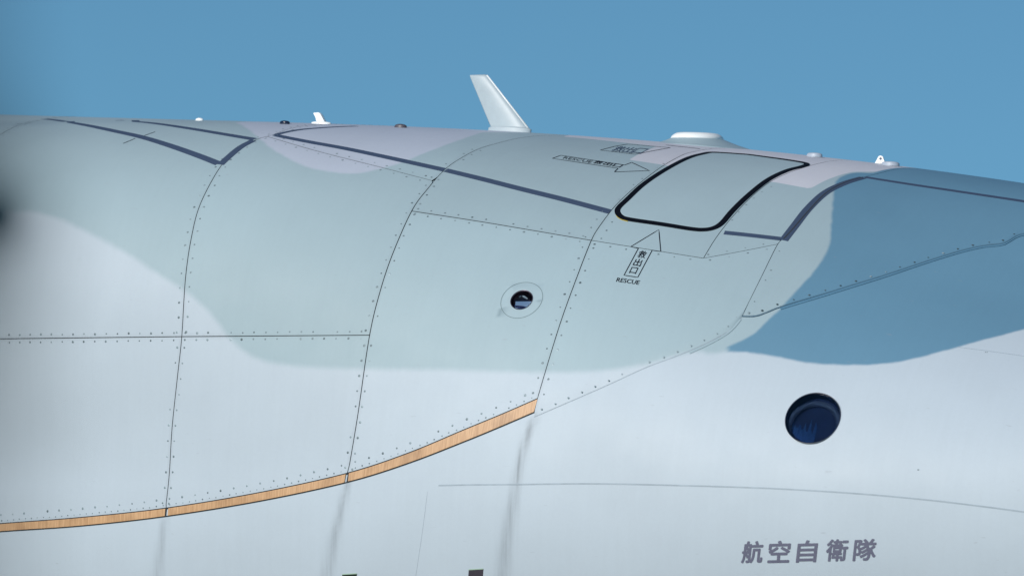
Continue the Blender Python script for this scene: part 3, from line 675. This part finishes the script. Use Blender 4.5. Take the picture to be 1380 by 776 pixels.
lathe('base_plate', fr, [(hl, -.03), (hl, .002), (hl*.985, .006), (hl*.90, .010), (hl*.86, .013)], M['white'], ant, 48, 1, .28)

# short fin further aft
P0, n0, xt = crown_point((430, 167)); y1 = P0[1]
sf = blade('short_fin_antenna', [(427.5, 164.5), (426.5, 159), (423.5, 154), (424, 152.2), (431, 151.8), (433.5, 153.5), (439.5, 165)], y1, .03, M['bright'], aircraft); sf['label'] = 'short white fin antenna near the rear'
a0, a1 = on_plane((420, 165.6), y1), on_plane((446, 166.2), y1); mid = (a0+a1)/2; dv = a1-a0; hl = np.linalg.norm(dv)/2
lathe('base_plate', (mid, dv/np.linalg.norm(dv), np.array([0, 1., 0]), np.array([0, 0, 1.])), [(hl, -.02), (hl, .0), (hl*.9, .004)], M['bright'], sf, 32, 1, .4)

def dome(name, x0, x1, ybase, hpx, material, label, yr=.6, flat=1.0, sink=.012):
    P0, n0, xt = crown_point(((x0+x1)/2, ybase+2)); y_ = P0[1]
    a0, a1 = on_plane((x0, ybase), y_), on_plane((x1, ybase+(.4)), y_); mid = (a0+a1)/2; dv = a1-a0; hl = np.linalg.norm(dv)/2; dv /= np.linalg.norm(dv)
    hh = hpx/250.; up_ = np.cross(dv, [0, 1, 0]); up_ = up_ if up_[2] > 0 else -up_
    prof = [(hl, -sink), (hl, 0)]+[(hl*math.cos(a)**flat, hh*math.sin(a)) for a in np.linspace(.15, 1.5, 9)]
    o = lathe(name, (mid, dv, np.array([0, 1., 0]), up_), prof, material, aircraft, 40, 1, yr); o['label'] = label; return o, (mid, dv, np.array([0, 1., 0]), up_)
dome('beacon', 264, 274, 161.5, 2.8, M['bright'], 'tiny white dome at the far rear of the crown')
dome('crown_light', 377.5, 390.5, 165.2, 2.8, M['dark'], 'low dark dome beside the short white fin')
dome('crown_light', 532, 548, 170.3, 3.4, M['brown'], 'low brown lens between the two fins')
dome('round_cap', 1087.5, 1108, 209.6, 3.6, M['lav'], 'low grey cap just ahead of the hatch', flat=.4)
dome('round_cap', 1188, 1212, 221.6, 3.8, M['lav'], 'low grey cap behind the lifting eye', flat=.4)

# satellite dish radome: white puck on a swept pedestal fairing
P0, n0, xt = crown_point((950, 196)); y2 = P0[1]
a0, a1 = on_plane((907.5, 187.2), y2), on_plane((972, 187.8), y2); mid = (a0+a1)/2; dv = a1-a0; hl = np.linalg.norm(dv)/2; dv /= np.linalg.norm(dv); up_ = np.cross(dv, [0, 1, 0]); up_ = up_ if up_[2] > 0 else -up_
up_ = up_-FW*(up_@FW)*1.0; up_ -= dv*(up_@dv); up_ /= np.linalg.norm(up_); side = np.cross(up_, dv)
V = []; F = []; seg = 64
b0, b1 = on_plane((885, 193), y2), on_plane((1018, 203.5), y2)
for si, s in enumerate(list(np.linspace(0, 1, 12))+[1.0]):
    q = s; L0 = a0*(1-q)+b0*q; L1_ = a1*(1-q)+b1*q
    dz = (1-s)**1.7
    lift = (dz-(1-s))*np.linalg.norm(a1-b1)*.13
    c = (L0+L1_)/2; ee = (L1_-L0)/2
    for k in range(seg):
        a = 2*math.pi*k/seg; V.append(c+ee*math.cos(a)+side*hl*(1+.7*s)*math.sin(a)+up_*lift-up_*(.07 if si == 12 else 0))
for i in range(12):
    for k in range(seg): F.append([i*seg+k, i*seg+(k+1) % seg, (i+1)*seg+(k+1) % seg, (i+1)*seg+k])
F.append(list(range(seg)))
ped = link('radome', mesh('radome', V, F), M['teal'], aircraft); ped['label'] = 'flat white disc radome on a swept pale fairing above the hatch'
bm = bmesh.new(); bm.from_mesh(ped.data); bmesh.ops.recalc_face_normals(bm, faces=bm.faces[:]); bm.to_mesh(ped.data); bm.free()
hh = 8.2/250
lathe('disc', (mid, dv, side, up_), [(hl*.99, -.006), (hl, .001), (hl*.985, .008), (hl*.93, .017), (hl*.86, .025), (hl*.78, hh-.002), (hl*.70, hh), (.002, hh)], M['bright'], ped, 72)

# lifting eye: rounded triangle with a bolt in its hole
P0, n0, xt = crown_point((1187, 221)); y3 = P0[1]
out = [(1179.5, 220.2), (1182.5, 215), (1184, 211.8), (1186, 210.3), (1188.2, 210.3), (1190.2, 211.8), (1191.3, 215), (1192.5, 220.8)]
n = 24; cpx = (1187.3, 214.2); O = spline(out+[out[0]], 4)[:-1]; n = len(O); V = []; F = []
for y in (-.006, .006):
    V += [on_plane(p, y3)+np.array([0, y, 0]) for p in O]
    V += [on_plane((cpx[0]+1.75*math.cos(a), cpx[1]+1.75*math.sin(a)), y3)+np.array([0, y, 0]) for a in [math.atan2(p[1]-cpx[1], p[0]-cpx[0]) for p in O]]
for k in range(n):
    k2 = (k+1) % n
    F += [[k, k2, n+k2, n+k], [2*n+k2, 2*n+k, 3*n+k, 3*n+k2], [k, 2*n+k, 2*n+k2, k2], [n+k2, 3*n+k2, 3*n+k, n+k]]
eye = link('lifting_eye', mesh('lifting_eye', V, F, False), M['bright'], aircraft); eye['label'] = 'small white triangular lifting eye near the nose'
bm = bmesh.new(); bm.from_mesh(eye.data); bmesh.ops.recalc_face_normals(bm, faces=bm.faces[:]); bm.to_mesh(eye.data); bm.free()
c3 = on_plane(cpx, y3); tube('bolt', c3+np.array([0, -.004, 0]), c3+np.array([0, .004, 0]), .0062, .0062, mat('bolt_grey', (.16, .15, .2), .5), eye) if False else lathe('bolt', (c3, np.array([1., 0, 0]), np.array([0, 0, 1.]), np.array([0, -1., 0])), [(.0055, -.004), (.0055, .003), (.003, .005)], mat('bolt_grey', (.16, .15, .2), .5), eye, 16)

# ---------------------------------------------------------------- out-of-focus dark shape near the lens; unseen upright added to darken left side
def at_dist(px, d):
    v = FW+RT*(px[0]-PW/2)/FPX+UP*(PH/2-px[1])/FPX; return CAM+v*d
rl = bpy.data.objects.new('blurred_shape', None); sc.collection.objects.link(rl); rl.location = at_dist((-330, 1500), 2.4)
rl['label'] = 'dark blurred shape at the left edge, close to the lens, with added unseen upright'; rl['category'] = 'blurred_shape'
bpy.context.view_layer.update()
rm = noisy(mat('blurred_shape_dark', (.02, .03, .04), .6), (.018, .028, .036), .3, 60)
def stick(name, pts, rad, seg=16):
    pts = [np.array(p) for p in pts]; V = []; F = []
    for i, p in enumerate(pts):
        d = pts[min(i+1, len(pts)-1)]-pts[max(i-1, 0)]; d /= np.linalg.norm(d); a = np.cross(d, FW); a /= np.linalg.norm(a)+1e-9; c = np.cross(d, a)
        for k in range(seg): V.append(p+rad[i]*(math.cos(2*math.pi*k/seg)*a+math.sin(2*math.pi*k/seg)*c)-np.array(rl.location))
    for i in range(len(pts)-1):
        for k in range(seg): F.append([i*seg+k, i*seg+(k+1) % seg, (i+1)*seg+(k+1) % seg, (i+1)*seg+k])
    F += [list(range(seg))[::-1], [(len(pts)-1)*seg+k for k in range(seg)]]
    o = link(name, mesh(name, V, F), rm, rl); bm = bmesh.new(); bm.from_mesh(o.data); bmesh.ops.recalc_face_normals(bm, faces=bm.faces[:]); bm.to_mesh(o.data); bm.free(); return o
stick('darkening_upright', [at_dist((-330, 1500), 2.4), at_dist((-250, 900), 2.4), at_dist((-225, 300), 2.4), at_dist((-260, -100), 2.4), at_dist((-300, -600), 2.4)], [.045, .045, .043, .034, .022])  # out of view, added so its blur darkens the left side
stick('blurred_bar', [at_dist((-215, 330), 2.45), at_dist((-130, 306), 3.4), at_dist((-80, 297), 4.6), at_dist((-34, 292), 6.8), at_dist((0, 291), 7.6), at_dist((22, 291), 7.8), at_dist((29, 291), 7.85)], [.036, .056, .062, .052, .042, .024, .006])  # shaped to give the dark blur at the left edge; real object unknown
